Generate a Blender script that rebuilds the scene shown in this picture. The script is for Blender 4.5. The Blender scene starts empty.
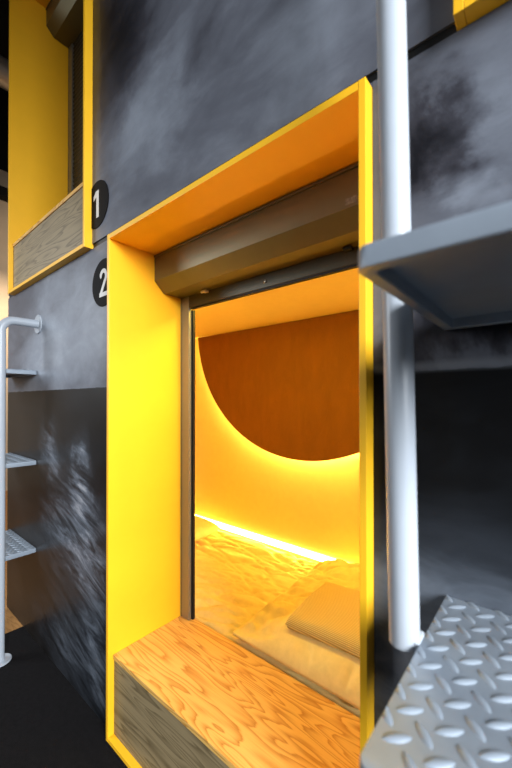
import bpy, bmesh, math, random
from mathutils import Vector, Matrix, noise

random.seed(4)
sc = bpy.context.scene
COL = sc.collection
PI = math.pi
S = 0.6            # survey unit -> metres
ZC = 1.172         # camera height above the floor (m)


def P(u, v, w):
    """survey coordinates (camera = origin, u along the facade, v into it) -> metres, facade plane y=0, floor z=0"""
    return Vector((S * u, S * v - 0.63, S * (w + 0.010) + ZC))


# ------------------------------------------------------------------ object helpers
def link(o):
    COL.objects.link(o)
    return o


def tag(o, label=None, cat=None, group=None, kind=None):
    if label: o['label'] = label
    if cat: o['category'] = cat
    if group: o['group'] = group
    if kind: o['kind'] = kind
    return o


def thing(name, loc, label, cat, group=None):
    o = bpy.data.objects.new(name, None)
    o.empty_display_size = 0.05
    o.location = loc
    link(o)
    return tag(o, label, cat, group)


def world_loc(o):
    l = Vector((0, 0, 0))
    while o is not None:
        l += o.location
        o = o.parent
    return l


def obj(name, bm, mat, parent=None, origin=None, smooth=False, label=None):
    """bm is in world metres; the object is placed at origin (or at its parent) with local verts"""
    o0 = world_loc(parent) if parent else Vector(origin if origin is not None else (0, 0, 0))
    bmesh.ops.translate(bm, verts=bm.verts, vec=-o0)
    bmesh.ops.recalc_face_normals(bm, faces=bm.faces)
    me = bpy.data.meshes.new(name)
    bm.to_mesh(me)
    bm.free()
    for p in me.polygons: p.use_smooth = bool(smooth)
    me.materials.append(mat)
    o = bpy.data.objects.new(name, me)
    if parent is None:
        o.location = o0
    else:
        o.parent = parent
    link(o)
    if smooth == 'auto':
        for p in me.polygons: p.use_smooth = True
        m = me
        try:
            m.set_sharp_from_angle(angle=math.radians(40))
        except Exception:
            pass
    if label: o['label'] = label
    return o


def box(bm, a, b, bev=0.0, seg=2):
    a = Vector(a); b = Vector(b)
    lo = Vector([min(a[i], b[i]) for i in range(3)]); hi = Vector([max(a[i], b[i]) for i in range(3)])
    c = (lo + hi) / 2; d = hi - lo
    r = bmesh.ops.create_cube(bm, size=1.0)
    bmesh.ops.scale(bm, verts=r['verts'], vec=d)
    bmesh.ops.translate(bm, verts=r['verts'], vec=c)
    if bev > 0:
        es = list({e for v in r['verts'] for e in v.link_edges})
        bmesh.ops.bevel(bm, geom=es, offset=bev, segments=seg, profile=0.5, affect='EDGES')
    return bm


def BX(a, b, bev=0.0, seg=2):
    return box(bmesh.new(), a, b, bev, seg)


def tube(bm, pts, r, n=20, caps=True):
    pts = [Vector(p) for p in pts]
    rings = []
    for i, p in enumerate(pts):
        if i == 0: t = pts[1] - p
        elif i == len(pts) - 1: t = p - pts[i - 1]
        else: t = (pts[i + 1] - p).normalized() + (p - pts[i - 1]).normalized()
        t.normalize()
        ref = Vector((1, 0, 0)) if abs(t.x) < 0.9 else Vector((0, 1, 0))
        a = t.cross(ref).normalized(); b = t.cross(a).normalized()
        rings.append([bm.verts.new(p + r * (math.cos(2 * PI * k / n) * a + math.sin(2 * PI * k / n) * b)) for k in range(n)])
    for i in range(len(rings) - 1):
        for k in range(n):
            bm.faces.new((rings[i][k], rings[i][(k + 1) % n], rings[i + 1][(k + 1) % n], rings[i + 1][k]))
    if caps:
        bm.faces.new(rings[0]); bm.faces.new(rings[-1][::-1])
    return bm


def lathe(bm, prof, origin, axis='z', n=40):
    """prof: (radius, height) pairs; closed at zero radius"""
    o = Vector(origin)
    rings = []
    for r, h in prof:
        ring = []
        for k in range(n):
            a = 2 * PI * k / n
            if axis == 'z': q = Vector((r * math.cos(a), r * math.sin(a), h))
            else: q = Vector((r * math.cos(a), h, r * math.sin(a)))
            ring.append(bm.verts.new(o + q))
        rings.append(ring)
    for i in range(len(rings) - 1):
        for k in range(n):
            bm.faces.new((rings[i][k], rings[i][(k + 1) % n], rings[i + 1][(k + 1) % n], rings[i + 1][k]))
    bm.faces.new(rings[0]); bm.faces.new(rings[-1][::-1])
    return bm


def prism_x(bm, yz, x0, x1):
    """closed polygon in y,z extruded along x"""
    A = [bm.verts.new((x0, y, z)) for y, z in yz]
    B = [bm.verts.new((x1, y, z)) for y, z in yz]
    n = len(yz)
    for i in range(n):
        bm.faces.new((A[i], A[(i + 1) % n], B[(i + 1) % n], B[i]))
    bm.faces.new(A[::-1]); bm.faces.new(B)
    return bm


def prism_y(bm, xz, y0, y1):
    A = [bm.verts.new((x, y0, z)) for x, z in xz]
    B = [bm.verts.new((x, y1, z)) for x, z in xz]
    n = len(xz)
    for i in range(n):
        bm.faces.new((A[i], A[(i + 1) % n], B[(i + 1) % n], B[i]))
    fa = bm.faces.new(A[::-1]); fb = bm.faces.new(B)
    bmesh.ops.triangulate(bm, faces=[fa, fb])
    return bm


def bevel_all(bm, off, seg=2, ang=30):
    es = [e for e in bm.edges if len(e.link_faces) == 2 and e.calc_face_angle(0) > math.radians(ang)]
    bmesh.ops.bevel(bm, geom=es, offset=off, segments=seg, profile=0.5, affect='EDGES')
    return bm


# ------------------------------------------------------------------ material helpers
class NT:
    def __init__(s, name):
        s.m = bpy.data.materials.new(name); s.m.use_nodes = True
        s.t = s.m.node_tree; s.n = s.t.nodes; s.l = s.t.links
        s.n.clear()
        s.out = s.n.new('ShaderNodeOutputMaterial')
        s.b = s.n.new('ShaderNodeBsdfPrincipled')
        s.l.new(s.b.outputs[0], s.out.inputs[0])
        s.tc = s.n.new('ShaderNodeTexCoord').outputs['Object']

    def node(s, typ, **kw):
        nd = s.n.new(typ)
        for k, v in kw.items(): setattr(nd, k, v)
        return nd

    def put(s, sock, v):
        if isinstance(v, bpy.types.NodeSocket): s.l.new(v, sock)
        else: sock.default_value = v

    def mapping(s, vec, loc=(0, 0, 0), rot=(0, 0, 0), scale=(1, 1, 1)):
        nd = s.node('ShaderNodeMapping')
        s.put(nd.inputs['Vector'], vec)
        nd.inputs['Location'].default_value = loc
        nd.inputs['Rotation'].default_value = rot
        nd.inputs['Scale'].default_value = scale
        return nd.outputs[0]

    def noise(s, vec, scale=5, detail=4, rough=0.5, dist=0.0, color=False):
        nd = s.node('ShaderNodeTexNoise')
        s.put(nd.inputs['Vector'], vec)
        nd.inputs['Scale'].default_value = scale
        nd.inputs['Detail'].default_value = detail
        nd.inputs['Roughness'].default_value = rough
        nd.inputs['Distortion'].default_value = dist
        return nd.outputs['Color' if color else 'Fac']

    def math(s, op, a, b=0.0, c=0.0, clamp=False):
        nd = s.node('ShaderNodeMath', operation=op); nd.use_clamp = clamp
        s.put(nd.inputs[0], a); s.put(nd.inputs[1], b)
        if len(nd.inputs) > 2: s.put(nd.inputs[2], c)
        return nd.outputs[0]

    def vmath(s, op, a, b=(0, 0, 0), out=0):
        nd = s.node('ShaderNodeVectorMath', operation=op)
        s.put(nd.inputs[0], a)
        if op == 'SCALE': s.put(nd.inputs['Scale'], b)
        elif op != 'LENGTH': s.put(nd.inputs[1], b)
        return nd.outputs['Value' if op == 'LENGTH' else 0]

    def rng(s, v, a, b, c=0.0, d=1.0, smooth=False):
        nd = s.node('ShaderNodeMapRange')
        nd.interpolation_type = 'SMOOTHSTEP' if smooth else 'LINEAR'
        s.put(nd.inputs[0], v)
        for i, x in enumerate((a, b, c, d)): nd.inputs[i + 1].default_value = x
        return nd.outputs[0]

    def ramp(s, v, stops):
        nd = s.node('ShaderNodeValToRGB')
        s.put(nd.inputs[0], v)
        el = nd.color_ramp.elements
        while len(el) < len(stops): el.new(0.5)
        for e, (p, c) in zip(el, stops):
            e.position = p; e.color = (*c, 1)
        return nd.outputs[0]

    def mix(s, f, a, b):
        nd = s.node('ShaderNodeMix', data_type='RGBA')
        s.put(nd.inputs['Factor'], f)
        s.put(nd.inputs[6], a if isinstance(a, bpy.types.NodeSocket) else (*a, 1))
        s.put(nd.inputs[7], b if isinstance(b, bpy.types.NodeSocket) else (*b, 1))
        return nd.outputs[2]

    def bump(s, h, strength=0.3, dist=0.002):
        nd = s.node('ShaderNodeBump')
        nd.inputs['Strength'].default_value = strength
        nd.inputs['Distance'].default_value = dist
        s.put(nd.inputs['Height'], h)
        s.l.new(nd.outputs[0], s.b.inputs['Normal'])

    def set(s, color=None, rough=None, metal=None, spec=None, **kw):
        if color is not None:
            s.put(s.b.inputs['Base Color'], color if isinstance(color, bpy.types.NodeSocket) else (*color, 1))
        if rough is not None: s.put(s.b.inputs['Roughness'], rough)
        if metal is not None: s.b.inputs['Metallic'].default_value = metal
        if spec is not None: s.b.inputs['Specular IOR Level'].default_value = spec
        for k, v in kw.items(): s.b.inputs[k].default_value = v
        return s.m


def plain(name, col, rough=0.5, metal=0.0, spec=0.5, var=0.06, scale=30, bump=0.0, bscale=300):
    m = NT(name)
    n = m.noise(m.tc, scale, 4, 0.6)
    f = m.rng(n, 0.3, 0.7, 1 - var, 1 + var)
    c = m.vmath('SCALE', m.mix(0.0, col, col), f)
    m.set(c, rough, metal, spec)
    if bump: m.bump(m.noise(m.tc, bscale, 2, 0.5), bump, 0.001)
    return m.m


def emit(name, col, strength):
    m = NT(name)
    m.set((0.8, 0.8, 0.8), 0.5)
    m.b.inputs['Emission Color'].default_value = (*col, 1)
    m.b.inputs['Emission Strength'].default_value = strength
    return m.m


def X(u): return S * u


def mat_facade():
    m = NT('printed_facade')
    p = m.vmath('MULTIPLY', m.tc, (1, 0, 1))
    wob = m.vmath('SCALE', m.vmath('SUBTRACT', m.noise(p, 4.0, 7, 0.62, 0.3, True), (0.5, 0.5, 0.5)), 0.34)
    q = m.vmath('MULTIPLY', m.vmath('ADD', p, wob), (1, 0, 1))

    def blob(u, w, su, sw, src=q, rot=0.0):
        c = P(u, 1.05, w)
        v = m.vmath('SUBTRACT', src, (c.x, 0, c.z))
        v = m.mapping(v, rot=(0, rot, 0))
        v = m.vmath('MULTIPLY', v, (1 / (su * S), 0, 1 / (sw * S)))
        return m.rng(m.vmath('LENGTH', v), 0.0, 1.0, 1.0, 0.0, True)

    z = m.node('ShaderNodeSeparateXYZ'); m.put(z.inputs[0], p); zz = z.outputs[2]; xx = z.outputs[0]
    # ---- sky with clouds
    n1 = m.noise(m.mapping(p, rot=(0, 0.6, 0), scale=(1.0, 1, 1.6)), 2.6, 9, 0.62, 0.5)
    n2 = m.noise(m.mapping(p, rot=(0, 0.75, 0), scale=(1.0, 1, 2.4)), 6.0, 8, 0.6, 0.8)
    b = m.math('ADD', m.rng(n1, 0.3, 0.7, -0.10, 0.10), m.rng(n2, 0.3, 0.7, -0.045, 0.045))
    b = m.math('ADD', b, 0.49)
    for (u, w, su, sw, rot, a) in SKY_BLOBS:
        b = m.math('MULTIPLY_ADD', blob(u, w, su, sw, q, rot), a, b)
    sky = m.ramp(b, [(0.0, (0.010, 0.010, 0.013)), (0.25, (0.042, 0.042, 0.052)), (0.5, (0.115, 0.123, 0.148)),
                     (0.75, (0.24, 0.265, 0.31)), (1.0, (0.42, 0.46, 0.52))])
    # ---- dark sea with foam
    pi_ = m.mapping(p, scale=(0.24, 1, 1))
    f1 = m.noise(m.mapping(m.mapping(pi_, rot=(0, 0.55, 0)), scale=(1.0, 1, 0.33)), 26, 9, 0.7, 0.5)
    foam = m.rng(f1, 0.38, 0.70, 0.10, 1.2)
    f2 = m.noise(m.mapping(p, rot=(0, 0.9, 0), scale=(0.35, 1, 1)), 9, 8, 0.65, 1.0)
    sb = None
    for (u, w, su, sw, rot, a) in FOAM_BLOBS:
        bl = m.math('MULTIPLY', blob(u, w, su, sw, q, rot), a)
        sb = bl if sb is None else m.math('ADD', sb, bl)
    sea_v = m.math('MULTIPLY', sb, foam)
    sea_v = m.math('MULTIPLY_ADD', m.rng(f2, 0.45, 0.75), 0.05, sea_v)
    rb = blob(-0.1, -0.72, 1.1, 0.52, p)
    sea_v = m.math('MULTIPLY_ADD', m.math('MULTIPLY', rb, m.rng(n2, 0.25, 0.7, 0.5, 1.1)), 0.90, sea_v)
    sea = m.ramp(sea_v, [(0.0, (0.0035, 0.0035, 0.0038)), (0.25, (0.026, 0.030, 0.037)), (0.6, (0.118, 0.136, 0.165)), (1.0, (0.36, 0.37, 0.40))])
    # horizon of the print
    zl = P(0, 0, 0.074).z
    wig = m.math('MULTIPLY_ADD', m.rng(m.noise(p, 18, 4, 0.6), 0.3, 0.7, -1, 1), 0.002, zl)
    up = m.math('GREATER_THAN', zz, wig)
    band = m.math('MULTIPLY', m.rng(m.math('ABSOLUTE', m.math('SUBTRACT', zz, zl + 0.007)), 0.002, 0.012, 1.0, 0.0),
                  m.rng(xx, -0.5, -0.1, 0.1, 1.0))
    sea = m.mix(m.rng(xx, X(-2.3), X(-3.6), 0.0, 0.55), sea, m.mix(0.25, sea, (0.10, 0.075, 0.055)))  # warm reflection at the left end painted in as a brown tint
    col = m.mix(up, sea, sky)
    col = m.mix(m.math('MULTIPLY', band, 0.5), col, (0.22, 0.24, 0.27))
    m.set(col, 0.36, 0.0, 0.22)
    return m.m


SKY_BLOBS = [(-2.1, 2.25, 0.80, 0.85, 0.2, -0.48), (-1.85, 1.9, 0.30, 0.40, 0.3, -0.10), (-1.62, 1.46, 0.6, 0.42, 0.5, 0.17),
             (-0.55, 1.25, 0.6, 0.5, 0.3, 0.10), (-1.2, 1.62, 0.25, 0.2, 0.3, -0.18),
             (-0.265, 0.70, 0.13, 0.24, 0.25, -0.50), (-0.19, 0.80, 0.10, 0.10, 0.5, -0.30), (-0.17, 0.55, 0.22, 0.09, -0.7, 0.20), (-0.06, 0.76, 0.14, 0.25, 0.3, 0.12),
             (-2.9, 0.45, 1.2, 0.7, 0.2, 0.32), (-2.15, 0.35, 0.40, 0.40, 0.2, 0.16),
             (-0.15, 0.18, 0.6, 0.13, 0.0, -0.50)]
FOAM_BLOBS = [(-2.92, -0.40, 0.28, 0.36, 0.0, 0.90), (-2.42, -0.48, 0.24, 0.34, 0.0, 0.80), (-2.6, -0.90, 0.80, 0.62, 0.3, 0.80),
              (-2.2, -1.15, 0.5, 0.75, 0.3, 0.65), (-2.5, -1.70, 1.1, 0.42, 0.0, 0.55)]


def mat_wood(name, dark, light, rough=0.5, kx=1.0):
    m = NT(name)
    v = m.mapping(m.tc, loc=(0.37, 0.1, 0.2), scale=(0.8 * kx, 6.0, 6.0))
    n = m.noise(v, 1.25, 3, 0.5, 0.25)
    rings = m.math('MULTIPLY', n, 26.0)
    rings = m.math('ADD', rings, m.math('MULTIPLY', m.noise(m.mapping(m.tc, scale=(3, 60, 60)), 3, 3, 0.6), 0.35))
    fr = m.math('FRACT', rings)
    tri = m.rng(fr, 0.0, 0.85, 0.0, 1.0)
    tri = m.math('MULTIPLY', tri, m.rng(fr, 0.85, 1.0, 1.0, 0.0))
    fib = m.noise(m.mapping(m.tc, scale=(4, 220, 220)), 2.0, 3, 0.6)
    f = m.math('ADD', m.math('MULTIPLY', m.math('POWER', tri, 2.2), 0.8), m.rng(fib, 0.3, 0.7, -0.14, 0.14), clamp=True)
    c = m.mix(f, light, dark)
    m.set(c, rough, 0.0, 0.35)
    m.bump(f, 0.08, 0.0006)
    return m.m


def mat_cloth(name, col, weave=900, bump=0.25, big=0.0):
    m = NT(name)
    n = m.noise(m.tc, 40, 5, 0.6)
    f = m.rng(n, 0.3, 0.7, 0.94, 1.05)
    m.set(m.vmath('SCALE', m.mix(0.0, col, col), f), 0.9, 0.0, 0.15)
    h = m.noise(m.tc, weave, 2, 0.5)
    if big:
        cr = m.noise(m.mapping(m.tc, scale=(1, 3.2, 1)), 9, 5, 0.55, 1.2)
        h = m.math('MULTIPLY_ADD', cr, big, h)
    m.bump(h, bump, 0.004 if big else 0.0008)
    return m.m


YEL = (0.93, 0.49, 0.016)
M = {}
M['yellow'] = plain('yellow_lacquer', YEL, 0.42, 0, 0.45, 0.02, 12)
M['facade'] = mat_facade()
M['gap'] = plain('black_trim', (0.006, 0.006, 0.006), 0.5, 0, 0.3)
M['wood'] = mat_wood('pine_plywood', (0.42, 0.16, 0.02), (0.76, 0.45, 0.12), 0.42)
M['board'] = mat_wood('shaded_plywood', (0.10, 0.070, 0.032), (0.27, 0.205, 0.11), 0.5, 0.6)  # same pine plywood, shade on the sill fronts put into the colour
M['olive'] = plain('olive_grey_metal', (0.150, 0.126, 0.056), 0.38, 0.35, 0.5, 0.03)
M['rail'] = plain('anodised_rail', (0.27, 0.26, 0.215), 0.35, 0.6, 0.5, 0.03)
M['bar'] = plain('bronze_bar', (0.060, 0.050, 0.026), 0.42, 0.3, 0.4)
M['sticker'] = plain('dull_sticker', (0.20, 0.165, 0.10), 0.6, 0, 0.3, 0.5, 220)
M['curtain'] = plain('dark_shutter_curtain', (0.035, 0.030, 0.020), 0.5, 0.2, 0.4)
M['rubber'] = plain('black_rubber', (0.008, 0.008, 0.008), 0.6, 0, 0.3)
M['steel'] = plain('screw_steel', (0.4, 0.36, 0.3), 0.3, 0.9)
M['white_plastic'] = plain('pale_plastic', (0.55, 0.53, 0.47), 0.4)
M['pole'] = plain('pale_grey_paint', (0.37, 0.405, 0.45), 0.33, 0.0, 0.5, 0.02)
M['step'] = plain('grey_painted_steel', (0.245, 0.285, 0.335), 0.42, 0.25, 0.5, 0.06, 25)
M['interior'] = plain('cream_panel', (0.82, 0.66, 0.28), 0.6, 0, 0.25, 0.02)
M['interior_dark'] = plain('unlit_panel', (0.10, 0.09, 0.08), 0.7, 0, 0.2, 0.02)
M['sheet'] = mat_cloth('cream_sheet', (0.82, 0.66, 0.27), 700, 0.5, 2.2)
M['duvet'] = mat_cloth('cream_duvet', (0.82, 0.65, 0.25), 700, 0.45, 1.4)
M['pillow'] = mat_cloth('cream_pillow', (0.82, 0.66, 0.27), 700, 0.3, 0.8)
M['led'] = emit('warm_led', (1.0, 0.62, 0.13), 85.0)
M['led_bed'] = emit('warm_led_bed', (1.0, 0.64, 0.16), 46.0)
M['black'] = plain('badge_black', (0.006, 0.0055, 0.0055), 0.7, 0, 0.08)
M['offwhite'] = plain('badge_offwhite', (0.62, 0.60, 0.57), 0.5)
M['beige'] = plain('beige_plaster', (0.62, 0.52, 0.40), 0.8, 0, 0.2, 0.05, 6)
M['ceil'] = plain('dark_ceiling', (0.012, 0.012, 0.012), 0.8, 0, 0.2)
M['duct'] = plain('galvanised_duct', (0.62, 0.58, 0.50), 0.4, 0.5)
M['woodfloor'] = mat_wood('oak_floor', (0.20, 0.09, 0.025), (0.36, 0.18, 0.06), 0.5)
M['lamp'] = emit('lamp_glow', (1.0, 0.78, 0.5), 9.0)

m = NT('charcoal_carpet')
n = m.noise(m.tc, 420, 3, 0.7); n2 = m.noise(m.tc, 60, 4, 0.6)
f = m.math('ADD', m.rng(n, 0.35, 0.65, 0.4, 1.6), m.rng(n2, 0.3, 0.7, -0.25, 0.25))
M['carpet'] = m.set(m.vmath('SCALE', m.mix(0.0, (0.0075, 0.0068, 0.0072), (0.0075, 0.0068, 0.0072)), f), 0.95, 0, 0.1)
m.bump(n, 0.8, 0.004)

m = NT('rust_felt')
n = m.noise(m.tc, 220, 4, 0.65); n2 = m.noise(m.mapping(m.tc, rot=(0, 0.3, 0), scale=(3, 1, 1)), 5, 6, 0.65, 0.6)
f = m.math('ADD', m.rng(n, 0.3, 0.7, 0.62, 1.38), m.rng(n2, 0.35, 0.7, -0.06, 0.12))
M['felt'] = m.set(m.vmath('SCALE', m.mix(0.0, (0.20, 0.078, 0.010), (0.20, 0.078, 0.010)), f), 0.9, 0, 0.15)
m.bump(n, 0.5, 0.002)

m = NT('ribbed_towel')
x = m.node('ShaderNodeSeparateXYZ'); m.put(x.inputs[0], m.tc)
r = m.math('SINE', m.math('MULTIPLY', m.math('ADD', x.outputs[1], m.math('MULTIPLY', x.outputs[2], 0.9)), 2 * PI / 0.0065))
nn = m.noise(m.tc, 500, 2, 0.5)
M['towel'] = m.set(m.mix(m.rng(r, -1, 1, 0, 1), (0.52, 0.36, 0.10), (0.82, 0.64, 0.23)), 0.95, 0, 0.1)
m.bump(m.math('ADD', m.math('MULTIPLY', r, 0.8), nn), 0.6, 0.002)

# ------------------------------------------------------------------ setting
YF = P(0, 1.05, 0).y          # facade face (0.0)
PANEL = 0.02
H_TOP = 3.60


def X(u): return S * u
def Y(v): return S * v - 0.63
def Z(w): return S * (w + 0.010) + ZC


FX0, FX1 = -3.975, 2.6
F2 = (-1.964, -0.416, -1.952, 0.951)     # lower pod frame: left, right, bottom, top
W2 = F2[1] - F2[0]; H2 = F2[3] - F2[2]
F1 = (-2.257 - W2, -2.257, 0.968, 0.968 + H2)
F3 = (-0.186, -0.186 + W2, 0.968, 0.968 + H2)


def structure(name, bm, mat, smooth=False):
    o = obj(name, bm, mat, None, (0, 0, 0), smooth)
    o['kind'] = 'structure'
    return o


e = 0.001
# lower storey of the facade (split around the lower doorway), then the upper one
SL, SH = 0.967, 0.999         # shadow gap between the storeys
structure('wall_front', BX((X(FX0), 0, 0), (X(F2[0]) - e, PANEL, Z(SL))), M['facade'])
structure('wall_front', BX((X(F2[1]) + e, 0, 0), (X(FX1), PANEL, Z(SL))), M['facade'])
structure('wall_front', BX((X(F2[0]), 0, Z(F2[3]) + 0.0005), (X(F2[1]), PANEL, Z(SL))), M['facade'])
structure('wall_front', BX((X(FX0), 0, Z(SH)), (X(F1[0]) - e, PANEL, H_TOP)), M['facade'])
structure('wall_front', BX((X(F1[1]) + e, 0, Z(SH)), (X(F3[0]) - e, PANEL, H_TOP)), M['facade'])
structure('wall_front', BX((X(F3[1]) + e, 0, Z(SH)), (X(FX1), PANEL, H_TOP)), M['facade'])
bm = bmesh.new()
g3 = 0.0005
for a_, b_, top in ((FX0, F1[0], SH), (F1[1], F3[0], SH), (F3[1], FX1, SH)):
    box(bm, (X(a_), 0.005, Z(SL) + 0.0002), (X(b_) - g3, PANEL, Z(top) - 0.0002))
structure('trim_1', bm, M['gap'])
# end and rear of the block of capsules
structure('wall_side', BX((X(FX0), PANEL + e, 0), (X(FX0) + 0.02, Y(3.0), H_TOP)), M['beige'])
structure('floor', BX((X(-3.522), -3.6, -0.05), (3.2, 1.6, 0.0)), M['carpet'])
structure('floor', BX((-6.6, -3.6, -0.05), (X(-3.522) - 0.0005, 3.6, -0.003)), M['woodfloor'])
bm = bmesh.new()
box(bm, (-5.6, -3.6, -0.003), (-5.5, 3.6, 4.2))
box(bm, (-5.5, 3.5, -0.003), (3.2, 3.6, 4.2))
structure('wall_left', bm, M['beige'])
structure('wall_left', BX((-5.6, -3.6, 4.2), (-5.5, 3.6, 5.4)), M['ceil'])
structure('wall_back', BX((-5.5, 3.5, 4.2), (3.2, 3.6, 5.4)), M['ceil'])
structure('ceiling', BX((-6.6, -3.6, 5.4), (3.2, 3.6, 5.5)), M['ceil'])

# interior of the lower capsule
BACK = 2.845; CZ = 0.738; MZ = -1.460
IL, IR = -3.80, -0.385
bm = bmesh.new()
box(bm, (X(IL), Y(BACK), Z(-1.93)), (X(IR), Y(BACK) + 0.02, Z(CZ)))
box(bm, (X(IL) - 0.02, Y(1.53), Z(-1.93)), (X(IL), Y(BACK) + 0.02, Z(CZ)))
box(bm, (X(IR), Y(1.53), Z(-1.93)), (X(IR) + 0.02, Y(BACK) + 0.02, Z(CZ)))
box(bm, (X(IL), Y(1.51), Z(-1.93)), (X(-1.990), Y(1.51) + 0.02, Z(CZ)))
structure('wall_interior', bm, M['interior'])
structure('ceiling_interior', BX((X(IL) - 0.02, Y(1.58), Z(CZ) + e), (X(IR) + 0.02, Y(BACK) + 0.02, Z(CZ) + 0.02)), M['interior'])
structure('floor_interior', BX((X(IL), Y(1.55), 0.02), (X(IR), Y(BACK) - e, Z(-1.66))), M['interior'])


# ------------------------------------------------------------------ capsule doorways
def doorway(F, label, sill_h, with_curtain, where):
    u0, u1, w0, w1 = F
    x0, x1, z0, z1 = X(u0), X(u1), Z(w0), Z(w1)
    yf, yb = Y(1.0), Y(1.56)
    T = 0.0138
    g = 0.0004
    t = thing('capsule_doorway', ((x0 + x1) / 2, (yf + yb) / 2, z0), label, 'doorway')
    obj('side_panel', BX((x0, yf, z0), (x0 + T, yb, z1), 0.0012), M['yellow'], t)
    obj('side_panel', BX((x1 - T, yf, z0), (x1, yb, z1), 0.0012), M['yellow'], t)
    obj('top_panel', BX((x0 + T + g, yf + g, z1 - 0.0165), (x1 - T - g, yb, z1 - g), 0.001), M['yellow'], t)
    obj('bottom_panel', BX((x0 + T + g, yf + g, z0 + g), (x1 - T - g, yb, z0 + 0.015), 0.001), M['yellow'], t)
    ix0, ix1 = x0 + T + 0.001, x1 - T - 0.001
    zs = z0 + sill_h
    # wooden box step filling the foot of the doorway
    s = thing('wooden_sill', ((ix0 + ix1) / 2, Y(1.3), z0 + 0.0155), where['sill'], 'sill')
    obj('top_board', BX((ix0, Y(1.030), zs - 0.016), (ix1, Y(1.555), zs), 0.0012), M['wood'], s)
    obj('front_board', BX((ix0, Y(1.036), z0 + 0.0155), (ix1, Y(1.036) + 0.016, zs - 0.0175), 0.0008), M['board'], s, label='plywood front board with shade put into its colour')
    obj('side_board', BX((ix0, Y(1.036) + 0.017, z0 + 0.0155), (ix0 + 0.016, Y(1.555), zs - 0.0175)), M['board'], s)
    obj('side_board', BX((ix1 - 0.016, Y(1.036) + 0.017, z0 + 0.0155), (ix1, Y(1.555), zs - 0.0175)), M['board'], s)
    # roller shutter
    dz = z1 - Z(F2[3])
    def zz(w): return Z(w) + dz
    r = thing('roller_shutter', ((ix0 + ix1) / 2, Y(1.45), zs), where['shutter'], 'shutter')
    yz = [(Y(1.303), zz(0.917)), (Y(1.303), zz(0.757)), (Y(1.372), zz(0.690)), (Y(1.52), zz(0.690)), (Y(1.552), zz(0.712)), (Y(1.552), zz(0.917))]
    bm = prism_x(bmesh.new(), yz, ix0, ix1)
    bevel_all(bm, 0.0012, 1)
    hs = obj('housing', bm, M['olive'], r)
    obj('lip', BX((ix0, Y(1.296), zz(0.905)), (ix1, Y(1.303) - 0.0002, zz(0.9185)), 0.0008), M['olive'], hs)
    obj('lip', BX((ix0, Y(1.325), zz(0.9175)), (ix1, Y(1.338), zz(0.9225))), M['rubber'], hs)
    st = obj('sticker', BX((X(u0 + 1.338), Y(1.303) - 0.0006, zz(0.770)), (X(u0 + 1.386), Y(1.303) - 0.0001, zz(0.796))), M['sticker'], hs, label='small dull sticker')
    for side in (0, 1):
        a = ix0 if side == 0 else ix1
        d = 1 if side == 0 else -1
        gr = obj('guide_rail', BX((a, Y(1.508), zs + 0.0005), (a + d * S * 0.088, Y(1.532), zz(0.689)), 0.0015), M['rail'], r)
        obj('groove', BX((a + d * S * 0.012, Y(1.508) - 0.0010, zs + 0.0005), (a + d * S * 0.018, Y(1.508) - 0.0001, zz(0.689))), M['olive'], gr)
        obj('gasket', BX((a + d * S * 0.02, Y(1.533), zs + 0.0005), (a + d * S * 0.101, Y(1.552), zz(0.600))), M['rubber'], gr)
    bx0, bx1 = ix0 + S * 0.0885, ix1 - S * 0.0885
    zb = zz(0.612) if not with_curtain else zs + 0.02
    bb = obj('bottom_bar', BX((bx0, Y(1.508), zb), (bx1, Y(1.540), zb + S * 0.0775), 0.0015), M['bar'], r)
    obj('gasket', BX((ix0 + S * 0.1015, Y(1.512), zb - S * 0.010), (ix1 - S * 0.1015, Y(1.536), zb - 0.0003)), M['rubber'], bb)
    if not with_curtain:
        for fx in (0.5, ):
            c = Vector(((ix0 + ix1) / 2 - 0.005, Y(1.508), zb + S * 0.034))
            obj('screw', lathe(bmesh.new(), [(0.0055, -0.0004), (0.0055, -0.0022), (0.004, -0.0034), (0.0015, -0.0034)], c, 'y', 16), M['steel'], bb, smooth='auto')
        for side in (0, 1):
            cx = ix0 + S * 0.27 if side == 0 else ix1 - S * 0.26
            bm = bmesh.new()
            tube(bm, [(cx - 0.012, Y(1.478), zz(0.678)), (cx + 0.012, Y(1.478), zz(0.678))], 0.0055, 14)
            box(bm, (cx - 0.011, Y(1.478), zz(0.676)), (cx + 0.008, Y(1.508), zz(0.688)))
            obj('end_stop', bm, M['white_plastic'] if side == 0 else M['rubber'], bb, smooth='auto')
    else:
        bm = bmesh.new()
        n = 46; h = zz(0.69) - (zb + S * 0.070)
        prof = []
        for i in range(n * 4 + 1):
            tt = i / 4.0
            prof.append((Y(1.520) + 0.004 * abs(math.sin(PI * tt)), zb + S * 0.070 + 0.0005 + (h - 0.001) * i / (n * 4)))
        loop = prof + [(Y(1.545), prof[-1][1]), (Y(1.545), prof[0][1])]
        prism_x(bm, loop, bx0, bx1)
        obj('curtain', bm, M['curtain'], r, label='ribbed roller curtain pulled down')
    return t


doorway(F2, 'wide open yellow framed doorway of the lit lower capsule', S * 0.483, False,
        dict(sill='long pine plywood sill lit orange in the foot of the lit lower doorway',
             shutter='olive metal roller shutter rolled up above the lit bed'))
doorway(F1, 'yellow framed upper doorway at top left beside the number 1 badge', S * 0.463, True,
        dict(sill='plywood sill at the foot of the upper left doorway',
             shutter='dark roller shutter inside the shadowed upper left doorway'))
doorway(F3, 'yellow framed upper doorway cut off at the top right corner', S * 0.463, True,
        dict(sill='plywood sill of the doorway cut off at the top right corner',
             shutter='roller shutter of the doorway cut off at the top right corner'))


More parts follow.
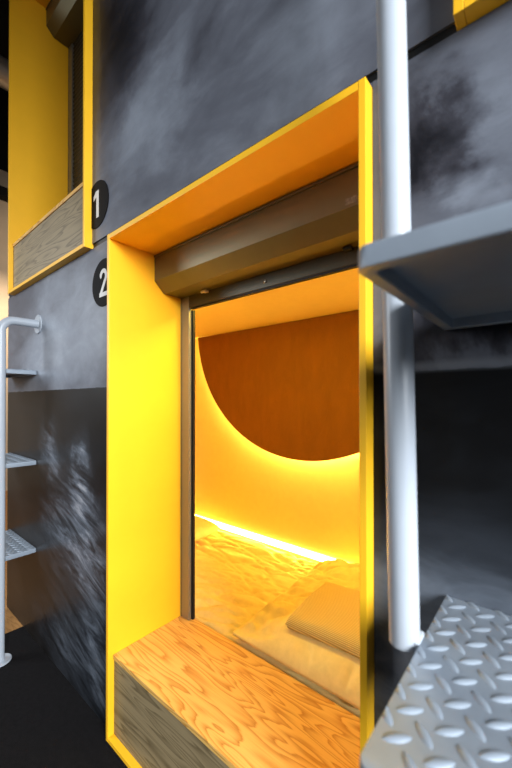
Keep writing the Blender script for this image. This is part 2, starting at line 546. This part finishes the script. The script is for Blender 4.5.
# ------------------------------------------------------------------ number badges
def stroke(bm, pts, wd, y0, y1):
    """flat stroke of constant width along a polyline (x,z)"""
    L, R = [], []
    n = len(pts)
    for i, p in enumerate(pts):
        a = Vector(pts[max(i - 1, 0)]); b = Vector(pts[min(i + 1, n - 1)])
        t = (b - a).normalized(); nn = Vector((-t.y, t.x)) * wd / 2
        L.append(Vector(p) + nn); R.append(Vector(p) - nn)
    loop = [(q.x, q.y) for q in L] + [(q.x, q.y) for q in R[::-1]]
    for i in range(n - 1):
        quad = [L[i], L[i + 1], R[i + 1], R[i]]
        prism_y(bm, [(q.x, q.y) for q in quad], y0, y1)


def clip_x(bm, x, keep_less):
    bmesh.ops.bisect_plane(bm, geom=bm.verts[:] + bm.edges[:] + bm.faces[:], dist=1e-6, plane_co=(x, 0, 0), plane_no=(1, 0, 0),
                           clear_outer=keep_less, clear_inner=not keep_less)
    be = [e for e in bm.edges if len(e.link_faces) == 1]
    if be: bmesh.ops.holes_fill(bm, edges=be)


def badge(u, w, digit, label, cut, keep_less):
    c = P(u, 1.05, w)
    R = S * 0.146
    t = thing('number_badge', (c.x, -0.003, c.z), label, 'number sign', 'round number badges')
    bm = lathe(bmesh.new(), [(R, -0.0005), (R, -0.0024), (R - 0.0008, -0.003)], (c.x, 0, c.z), 'y', 64)
    clip_x(bm, X(cut), keep_less)
    obj('disc', bm, M['black'], t)
    bm = bmesh.new()
    h = S * 0.17
    x, z = c.x, c.z
    ya, yb = -0.0036, -0.0031
    if digit == '1':
        box(bm, (x - 0.002, ya, z - h / 2), (x + 0.016, yb, z + h / 2))
        prism_y(bm, [(x - 0.002, z + h / 2), (x - 0.002, z + h / 2 - 0.022), (x - 0.024, z + h / 2 - 0.032), (x - 0.024, z + h / 2 - 0.015), (x - 0.006, z + h / 2)], ya, yb)
    else:
        pts = [(-0.024, h / 2 - 0.028)]
        for k in range(13):
            a = math.radians(172 - k * 19)
            pts.append((0.0205 * math.cos(a), h / 2 - 0.029 + 0.0215 * math.sin(a)))
        pts.append((-0.020, -h / 2 + 0.010))
        stroke(bm, [(x + a, z + b) for a, b in pts], 0.0155, ya, yb)
        box(bm, (x - 0.029, ya - 0.0001, z - h / 2), (x + 0.029, yb - 0.0001, z - h / 2 + 0.0155))
    clip_x(bm, X(cut), keep_less)
    obj('numeral', bm, M['offwhite'], t, label='off-white numeral ' + digit)


badge(-2.185, 1.226, '1', 'round black badge with a pale number 1 beside the upper doorway', F1[1] + 0.001, False)
badge(-2.096, 0.716, '2', 'round black badge with a pale number 2 half behind the lower frame', F2[0] - 0.001, True)


# ------------------------------------------------------------------ ladders
def tread_bm(u0, u1, v0, v1, zt, th):
    """folded steel tread with rolled rim and raised lens-shaped lugs"""
    bm = bmesh.new()
    a = Vector((X(u0), Y(v0), 0)); b = Vector((X(u1), Y(v1), 0))
    rc = 0.013
    # rounded plan outline
    def outline(ins):
        pts = []
        for (cx, cy, a0) in ((b.x - rc, b.y - 0.004, 0), (a.x + rc, b.y - 0.004, 90), (a.x + rc, a.y + rc, 180), (b.x - rc, a.y + rc, 270)):
            r = rc if a0 >= 180 else 0.004
            if a0 < 180: cx = b.x - 0.004 if a0 == 0 else a.x + 0.004
            for k in range(7):
                an = math.radians(a0 + k * 15)
                pts.append((cx + (r - min(ins, r * .9)) * math.cos(an), cy + (r - min(ins, r * .9)) * math.sin(an)))
        return pts
    def inset(ins):
        cx, cy = (a.x + b.x) / 2, (a.y + b.y) / 2
        sx = ((b.x - a.x) / 2 - ins) / ((b.x - a.x) / 2); sy = ((b.y - a.y) / 2 - ins) / ((b.y - a.y) / 2)
        return [(cx + (x - cx) * sx, cy + (y - cy) * sy) for x, y in outline(0)]
    rings = []
    for ins, z in ((0.003, zt), (0.0008, zt - 0.0008), (0.0, zt - 0.003), (0.0, zt - th + 0.001), (0.001, zt - th), (0.012, zt - th), (0.013, zt - th + 0.001), (0.013, zt - 0.006)):
        rings.append([bm.verts.new((x, y, z)) for x, y in inset(ins)])
    n = len(rings[0])
    for i in range(len(rings) - 1):
        for k in range(n):
            bm.faces.new((rings[i][k], rings[i][(k + 1) % n], rings[i + 1][(k + 1) % n], rings[i + 1][k]))
    bm.faces.new(rings[0][::-1]); bm.faces.new(rings[-1])
    # raised lugs, alternating diagonals
    px, py = 0.0355, 0.0385
    nx = int((b.x - a.x) / px) + 2; ny = int((b.y - a.y) / py) + 2
    x00 = a.x + 0.021; y00 = b.y - 0.0265
    for i in range(-1, nx):
        for j in range(-1, ny):
            for k in (0, 1):
                cx = x00 + (i + 0.5 * k) * px; cy = y00 - (j + 0.5 * k) * py
                if not (a.x + 0.002 < cx < b.x - 0.004 and a.y + 0.014 < cy < b.y - 0.003): continue
                if cy < a.y + 0.03 and (cx < a.x + 0.02 or cx > b.x - 0.02): continue
                an = math.radians(42 if k == 0 else -48)
                lug(bm, cx, cy, zt - 0.0002, an, 0.0148, 0.0050, 0.0030, (a, b))
    return bm


def lug(bm, cx, cy, z, an, L, Wd, H, lim):
    c, s = math.cos(an), math.sin(an)
    N = 8; K = 4
    rows = []
    for i in range(N + 1):
        t = -1 + 2 * i / N
        wv = Wd * max(1 - t * t, 0) ** 0.75 + 0.0002
        hh = H * max(1 - t * t, 0) ** 0.6
        row = []
        for k in range(K + 1):
            q = -1 + 2 * k / K
            lx = t * L; ly = q * wv
            vx = cx + lx * c - ly * s; vy = cy + lx * s + ly * c
            cl = min(max(vx, lim[0].x + 0.0025), lim[1].x - 0.0025), min(max(vy, lim[0].y + 0.0025), lim[1].y - 0.0025)
            row.append(bm.verts.new((cl[0], cl[1], z + hh * max(1 - q * q, 0) ** 0.6)))
        rows.append(row)
    for i in range(N):
        for k in range(K):
            bm.faces.new((rows[i][k], rows[i + 1][k], rows[i + 1][k + 1], rows[i][k + 1]))


def flange(c, axis, sign=-1):
    R, T = 0.046, 0.006
    return lathe(bmesh.new(), [(R, 0.0003 * sign), (R, sign * (T - 0.0015)), (R - 0.0015, sign * T), (0.022, sign * T), (0.0215, sign * (T + 0.003)), (0.019, sign * (T + 0.003))], c, axis, 40)


PR = 0.0192
VP = 0.812


def arc_top(x, zt, y_end, VP):
    """pole that rises, bends through a quarter circle and runs back to the facade"""
    r = 0.055
    yp = Y(VP)
    pts = []
    for k in range(11):
        a = PI / 2 * k / 10
        pts.append((x, yp + r - r * math.cos(a), zt - r + r * math.sin(a)))
    pts.append((x, y_end, zt))
    return pts


def ladder(name, label, uL, uR, zs, poles, VP=0.812):
    t = thing(name, ((X(uL) + X(uR)) / 2, Y(0.8), min(p[1] for p in poles)), label, 'ladder')
    for (x, zb, zt, lean) in poles:
        pts = [(x, Y(VP), zb)]
        pts += arc_top(x + lean, zt, -0.0065, VP)
        po = obj('pole', tube(bmesh.new(), pts, PR, 28), M['pole'], t, smooth='auto')
        obj('wall_flange', flange((x + lean, 0, zt), 'y'), M['pole'], po, smooth='auto')
        if zb < 0.1:
            obj('floor_flange', flange((x, Y(VP), 0.0), 'z', 1), M['pole'], po, smooth='auto')
        for z in zs:
            bm = tube(bmesh.new(), [(x + (0.016 if x < (X(uL) + X(uR)) / 2 else -0.016), Y(VP) - 0.012, z - 0.004), (x + (0.016 if x < (X(uL) + X(uR)) / 2 else -0.016), Y(VP) + 0.020, z - 0.004)], 0.006, 10)
            obj('weld', bm, M['pole'], po, smooth='auto')
    for z in zs:
        obj('step', tread_bm(uL, uR, 0.480, 1.0495, z, 0.021), M['step'], t, smooth='auto')
    return t


gapx = PR + 0.0006
ladder('wall_ladder', 'grey ladder with diamond plate steps close up at the right edge', -0.219, 0.42,
       [Z(-0.528), Z(0.214)],
       [(X(-0.219) - gapx, Z(-0.545), Z(1.62), -0.0215), (X(0.42) + gapx, Z(-0.545), Z(1.62), 0.0)])
ladder('wall_ladder', 'pale ladder with small steps at the far left under the upper doorway', -3.865, -3.215,
       [Z(-1.204), Z(-0.493), Z(0.240)],
       [(X(-3.215) + gapx, 0.0065, Z(0.612), 0.0)], 0.795)


# ------------------------------------------------------------------ bed
def heightfield(x0, x1, y0, y1, nx, ny, zbase, hf):
    bm = bmesh.new()
    g = []
    for j in range(ny + 1):
        row = []
        for i in range(nx + 1):
            x = x0 + (x1 - x0) * i / nx; y = y0 + (y1 - y0) * j / ny
            dx, dy, h = hf(x, y, i / nx, j / ny)
            row.append(bm.verts.new((x + dx, y + dy, zbase + h)))
        g.append(row)
    for j in range(ny):
        for i in range(nx):
            bm.faces.new((g[j][i], g[j][i + 1], g[j + 1][i + 1], g[j + 1][i]))
    border = [g[0][i] for i in range(nx + 1)] + [g[j][nx] for j in range(1, ny + 1)] + [g[ny][i] for i in range(nx - 1, -1, -1)] + [g[j][0] for j in range(ny - 1, 0, -1)]
    low = [bm.verts.new((v.co.x, v.co.y, zbase)) for v in border]
    n = len(border)
    for k in range(n):
        bm.faces.new((border[k], border[(k + 1) % n], low[(k + 1) % n], low[k]))
    bm.faces.new(low)
    return bm


def nz(x, y, z=0.0): return noise.noise((x, y, z))
def edge(d, r): return math.sqrt(max(0.0, 1 - (1 - min(d / r, 1.0)) ** 2))


zb = Z(-1.66) + 0.001
mt = Z(MZ)
bx0, bx1, by0, by1 = X(IL) + 0.006, X(IR) - 0.006, Y(1.575), Y(BACK) - 0.006


def mattress_h(x, y, a, b):
    d = min(y - by0, by1 - y, x - bx0, bx1 - x)
    wr = 0.0
    # soft drawn creases fanning over the sheet
    cx, cy = X(-1.5), Y(1.8)
    wr += 0.010 * nz(x * 3.0, (y - 0.25 * x) * 16, 1) + 0.0055 * nz(x * 5 + 3, (y + 0.15 * x) * 30, 4)
    wr += 0.006 * nz(x * 2.5, y * 3, 9)
    for (sl, fr, sd) in ((0.35, 9, 5), (0.10, 13, 11), (-0.22, 11, 17), (0.6, 8, 23)):
        k = abs(nz(x * 1.8 + sd, (y - sl * x) * fr, sd))
        wr -= 0.011 * max(0, 0.10 - k) / 0.10
    return 0, 0, max(0.004, (mt - zb - 0.006) * (0.55 + 0.45 * edge(d, 0.025)) + wr * min(1, d / 0.03))


mat_o = obj('mattress', heightfield(bx0, bx1, by0, by1, 260, 110, zb, mattress_h), M['sheet'], None, ((bx0 + bx1) / 2, (by0 + by1) / 2, zb), True)
tag(mat_o, 'mattress under a creased cream sheet inside the lit capsule', 'mattress')

DX0, DX1, DY0, DY1 = X(-1.50), X(IR) - 0.012, Y(1.5625), Y(2.70)


TX0, TX1, TY0, TY1 = X(-1.175), X(-0.47), Y(1.655), Y(2.12)


def duvet_base(x, y):
    dl = x - DX0; df = y - DY0; db = DY1 - y; dr = DX1 - x
    body = 0.046 + 0.040 * min(1, max(0, dl / 0.42)) ** 0.8 + 0.035 * min(1, max(0, (y - DY0) / 0.5))
    return body * edge(min(dl, 0.5), 0.13) * edge(df, 0.10) * edge(db, 0.09) * (0.6 + 0.4 * edge(dr, 0.03))


def duvet_top(x, y):
    dl = x - DX0; df = y - DY0; db = DY1 - y
    h = duvet_base(x, y)
    under = max(0.0, min(1.0, (x - TX0 + 0.05) / 0.05, (y - TY0 + 0.05) / 0.05, (TY1 + 0.05 - y) / 0.05))
    k = max(0, min(1, dl / 0.05, df / 0.05, db / 0.05)) * (1 - under)
    h += k * (0.018 * nz(x * 6, y * 5, 2) + 0.020 * nz(x * 12, y * 10, 3) + 0.012 * nz(x * 25, y * 22, 5))
    h -= k * 0.014 * max(0, 0.14 - abs(nz(x * 7 + 0.5 * y, y * 8 - 3 * x, 13))) / 0.14
    # gathered band along the free left edge
    g = math.exp(-((dl - 0.06) / 0.05) ** 2)
    h += k * g * 0.034 * nz(x * 7, y * 26, 8)
    return h


def duvet_h(x, y, a, b):
    h = max(0.010, duvet_top(x, y))
    wx = 0.010 * nz(y * 7, 1.3) * (1 - a) ** 4
    wy = 0.0
    return wx, wy, h


dz0 = mt + 0.013
duv = obj('duvet', heightfield(DX0, DX1, DY0, DY1, 200, 210, dz0, duvet_h), M['duvet'], None, ((DX0 + DX1) / 2, (DY0 + DY1) / 2, dz0), True)
tag(duv, 'puffy cream duvet spread over the right half of the bed', 'duvet')

# folded towel on the duvet


def towel():
    bm = bmesh.new()
    nx, ny = 60, 40
    top, bot = [], []
    for j in range(ny + 1):
        rt, rb = [], []
        for i in range(nx + 1):
            a, b = i / nx, j / ny
            x = TX0 + (TX1 - TX0) * a; y = TY0 + (TY1 - TY0) * b
            z = dz0 + duvet_base(x, y) + 0.003
            d = min(x - TX0, TX1 - x, y - TY0, TY1 - y)
            r = 0.022
            th = 0.044
            f = edge(max(d, 0.0), r)
            x += 0.006 * nz(y * 9, 4.0) * (1 - a) ** 3
            zm = z + th / 2
            rt.append(bm.verts.new((x, y, zm + th / 2 * f + 0.003 * nz(x * 8, y * 8, 6))))
            rb.append(bm.verts.new((x, y, zm - th / 2 * f)) if d > 1e-6 else rt[-1])
        top.append(rt); bot.append(rb)
    for j in range(ny):
        for i in range(nx):
            bm.faces.new((top[j][i], top[j][i + 1], top[j + 1][i + 1], top[j + 1][i]))
            vs = (bot[j][i], bot[j + 1][i], bot[j + 1][i + 1], bot[j][i + 1])
            bm.faces.new(vs)
    return bm


tw = obj('folded_towel', towel(), M['towel'], None, ((TX0 + TX1) / 2, (TY0 + TY1) / 2, dz0 + 0.1), True)
tag(tw, 'folded ribbed towel lying on the cream duvet', 'towel')


def pillow(u0, u1, v0, v1, th):
    bm = bmesh.new()
    x0, x1, y0, y1 = X(u0), X(u1), Y(v0), Y(v1)
    n = 40
    T, B = [], []
    for j in range(n + 1):
        a_, b_ = [], []
        for i in range(n + 1):
            a = -1 + 2 * i / n; b = -1 + 2 * j / n
            pin = 1 - 0.07 * (a * a * b * b)
            x = (x0 + x1) / 2 + (x1 - x0) / 2 * a * (1 - 0.06 * (1 - b * b) * 0 - 0.05 * (1 - abs(b)) * 0) * pin
            y = (y0 + y1) / 2 + (y1 - y0) / 2 * b * pin
            f = max(0, (1 - a ** 4) * (1 - b ** 4)) ** 0.5
            z = mt + 0.012 + th * 0.35
            h = th * f
            zt = z + 0.65 * h + 0.006 * f * nz(x * 10, y * 10, 3)
            zl = z - 0.33 * h
            vt = bm.verts.new((x, y, zt)); a_.append(vt)
            b_.append(vt if (i in (0, n) or j in (0, n)) else bm.verts.new((x, y, zl)))
        T.append(a_); B.append(b_)
    for j in range(n):
        for i in range(n):
            bm.faces.new((T[j][i], T[j][i + 1], T[j + 1][i + 1], T[j + 1][i]))
            try: bm.faces.new((B[j][i], B[j + 1][i], B[j + 1][i + 1], B[j][i + 1]))
            except ValueError: pass
    return bm


pl = obj('pillow', pillow(-3.62, -2.70, 1.72, 2.70, 0.10), M['pillow'], None, (X(-3.16), Y(2.2), mt), True)
tag(pl, 'cream pillow at the far left end of the bed', 'pillow')

# half-moon headboard panel and its halo light
BD = 2.735
cu, cw, rr = -0.653 * BD, 0.315 * BD - 0.010, 0.515 * BD
ch = CZ - 0.004
pts = []
a0 = math.asin((ch - cw) / rr)
for k in range(97):
    a = (PI - a0) + (2 * a0 + PI) * k / 96
    u = cu + rr * math.cos(a); w = cw + rr * math.sin(a)
    pts.append((X(min(u, IR - 0.004)), Z(min(w, ch))))
bm = prism_y(bmesh.new(), pts, Y(BD), Y(BD) + 0.012)
dsc = obj('half_moon_panel', bm, M['felt'], None, (X(cu), Y(BD), Z(0.1)))
tag(dsc, 'rust brown half-moon felt panel glowing at its edge on the back wall', 'wall panel')
arc = []
for k in range(81):
    a = (PI - a0 + 0.02) + (2 * a0 + PI - 0.05) * k / 80
    r_ = rr - 0.035
    u = cu + r_ * math.cos(a); w = cw + r_ * math.sin(a)
    if u < IR - 0.05 and w < ch - 0.01: arc.append((X(u), Y(BD) + 0.030, Z(w)))
led = obj('halo_light', tube(bmesh.new(), arc, 0.006, 8), M['led'], None, (X(cu), Y(BD) + 0.03, Z(0.1)), True)
tag(led, 'curved warm light strip hidden behind the half-moon panel edge', 'light strip')
led2 = obj('light_strip', BX((X(IL) + 0.01, Y(BACK) - 0.0055, Z(MZ) - 0.004), (X(-0.75), Y(BACK) - 0.0005, Z(MZ) + 0.030), 0.001), M['led_bed'], None, (X(-2.1), Y(BACK), Z(MZ)))
tag(led2, 'straight glowing light strip along the rear edge of the mattress', 'light strip')

# ------------------------------------------------------------------ far left of the hall
bm = bmesh.new()
tube(bm, [(-4.6, -3.3, 4.78), (-4.6, 3.4, 4.78)], 0.14, 28)
for k in range(14):
    tube(bm, [(-4.6, -3.2 + k * 0.5, 4.78), (-4.6, -3.17 + k * 0.5, 4.78)], 0.147, 28)
o = obj('ventilation_duct', bm, M['duct'], None, (-4.6, 0, 4.78), 'auto')
tag(o, 'pale metal ventilation duct under the dark ceiling at far left', 'duct')
o = obj('cable_tray', BX((-5.498, -3.3, 3.80), (-5.36, 3.4, 3.92)), M['ceil'], None, (-5.43, 0, 3.86))
tag(o, 'black cable tray along the beige wall at far left', 'cable tray')

# ------------------------------------------------------------------ light
def area(name, loc, target, sx, sy, power, col, spread=180):
    l = bpy.data.lights.new(name, 'AREA'); l.shape = 'RECTANGLE'; l.size = sx; l.size_y = sy
    l.energy = power; l.color = col; l.spread = math.radians(spread)
    o = bpy.data.objects.new(name, l); o.location = loc
    o.rotation_euler = (Vector(target) - Vector(loc)).to_track_quat('-Z', 'Y').to_euler()
    return link(o)


area('window_daylight', (2.9, -1.35, 2.45), (-0.6, 0.0, 0.65), 1.7, 1.5, 88, (0.90, 0.95, 1.0), 75)
area('window_daylight', (-3.4, -2.1, 2.1), (-1.9, -0.1, 0.9), 1.2, 1.2, 30, (0.90, 0.95, 1.0), 110)
area('capsule_fill', (X(-1.45), Y(1.67), Z(CZ) - 0.02), (X(-1.45), Y(2.0), Z(-1.4)), 0.95, 0.10, 9, (1.0, 0.70, 0.11))  # added warm fill, hidden behind the header, evens the light on the bed
area('hall_lamp', (-4.3, 1.6, 3.6), (-5.4, 1.8, 1.5), 0.8, 0.8, 16, (1.0, 0.80, 0.58))
area('hall_lamp', (-4.6, 0.8, 2.6), (-5.4, 0.2, 0.0), 0.5, 0.5, 30, (1.0, 0.78, 0.55))

wd = bpy.data.worlds.new('hall'); sc.world = wd
wd.use_nodes = True
bg = wd.node_tree.nodes['Background']
bg.inputs[0].default_value = (0.80, 0.88, 1.0, 1)
bg.inputs[1].default_value = 0.10

# ------------------------------------------------------------------ camera
f_px = 351.9
yaw, pitch, roll = math.radians(40.01), math.radians(0.42), math.radians(0.03)
fw = Vector((-math.sin(yaw) * math.cos(pitch), math.cos(yaw) * math.cos(pitch), math.sin(pitch)))
r0 = Vector((math.cos(yaw), math.sin(yaw), 0)); d0 = fw.cross(r0)
c, s = math.cos(roll), math.sin(roll)
right = c * r0 + s * d0; down = -s * r0 + c * d0
cd = bpy.data.cameras.new('camera')
cd.sensor_fit = 'VERTICAL'; cd.sensor_height = 36; cd.sensor_width = 24
cd.lens = f_px / 768 * 36
cd.shift_y = 14.4 / 768
cd.clip_start = 0.02
cd.dof.use_dof = True; cd.dof.focus_distance = 1.25; cd.dof.aperture_fstop = 3.2
co = bpy.data.objects.new('camera', cd)
mw = Matrix.Identity(4)
for i in range(3):
    mw[i][0] = right[i]; mw[i][1] = -down[i]; mw[i][2] = -fw[i]
mw.translation = Vector((0, -0.63, ZC))
co.matrix_world = mw
link(co)
sc.camera = co

sc.view_settings.view_transform = 'Standard'
sc.view_settings.look = 'None'
sc.view_settings.gamma = 1.0
sc.view_settings.exposure = 0.0
sc.view_settings.use_curve_mapping = False
try:
    sc.cycles.use_denoising = True
    sc.cycles.max_bounces = 10
    sc.cycles.diffuse_bounces = 6
    sc.cycles.sample_clamp_indirect = 6.0
except Exception:
    pass
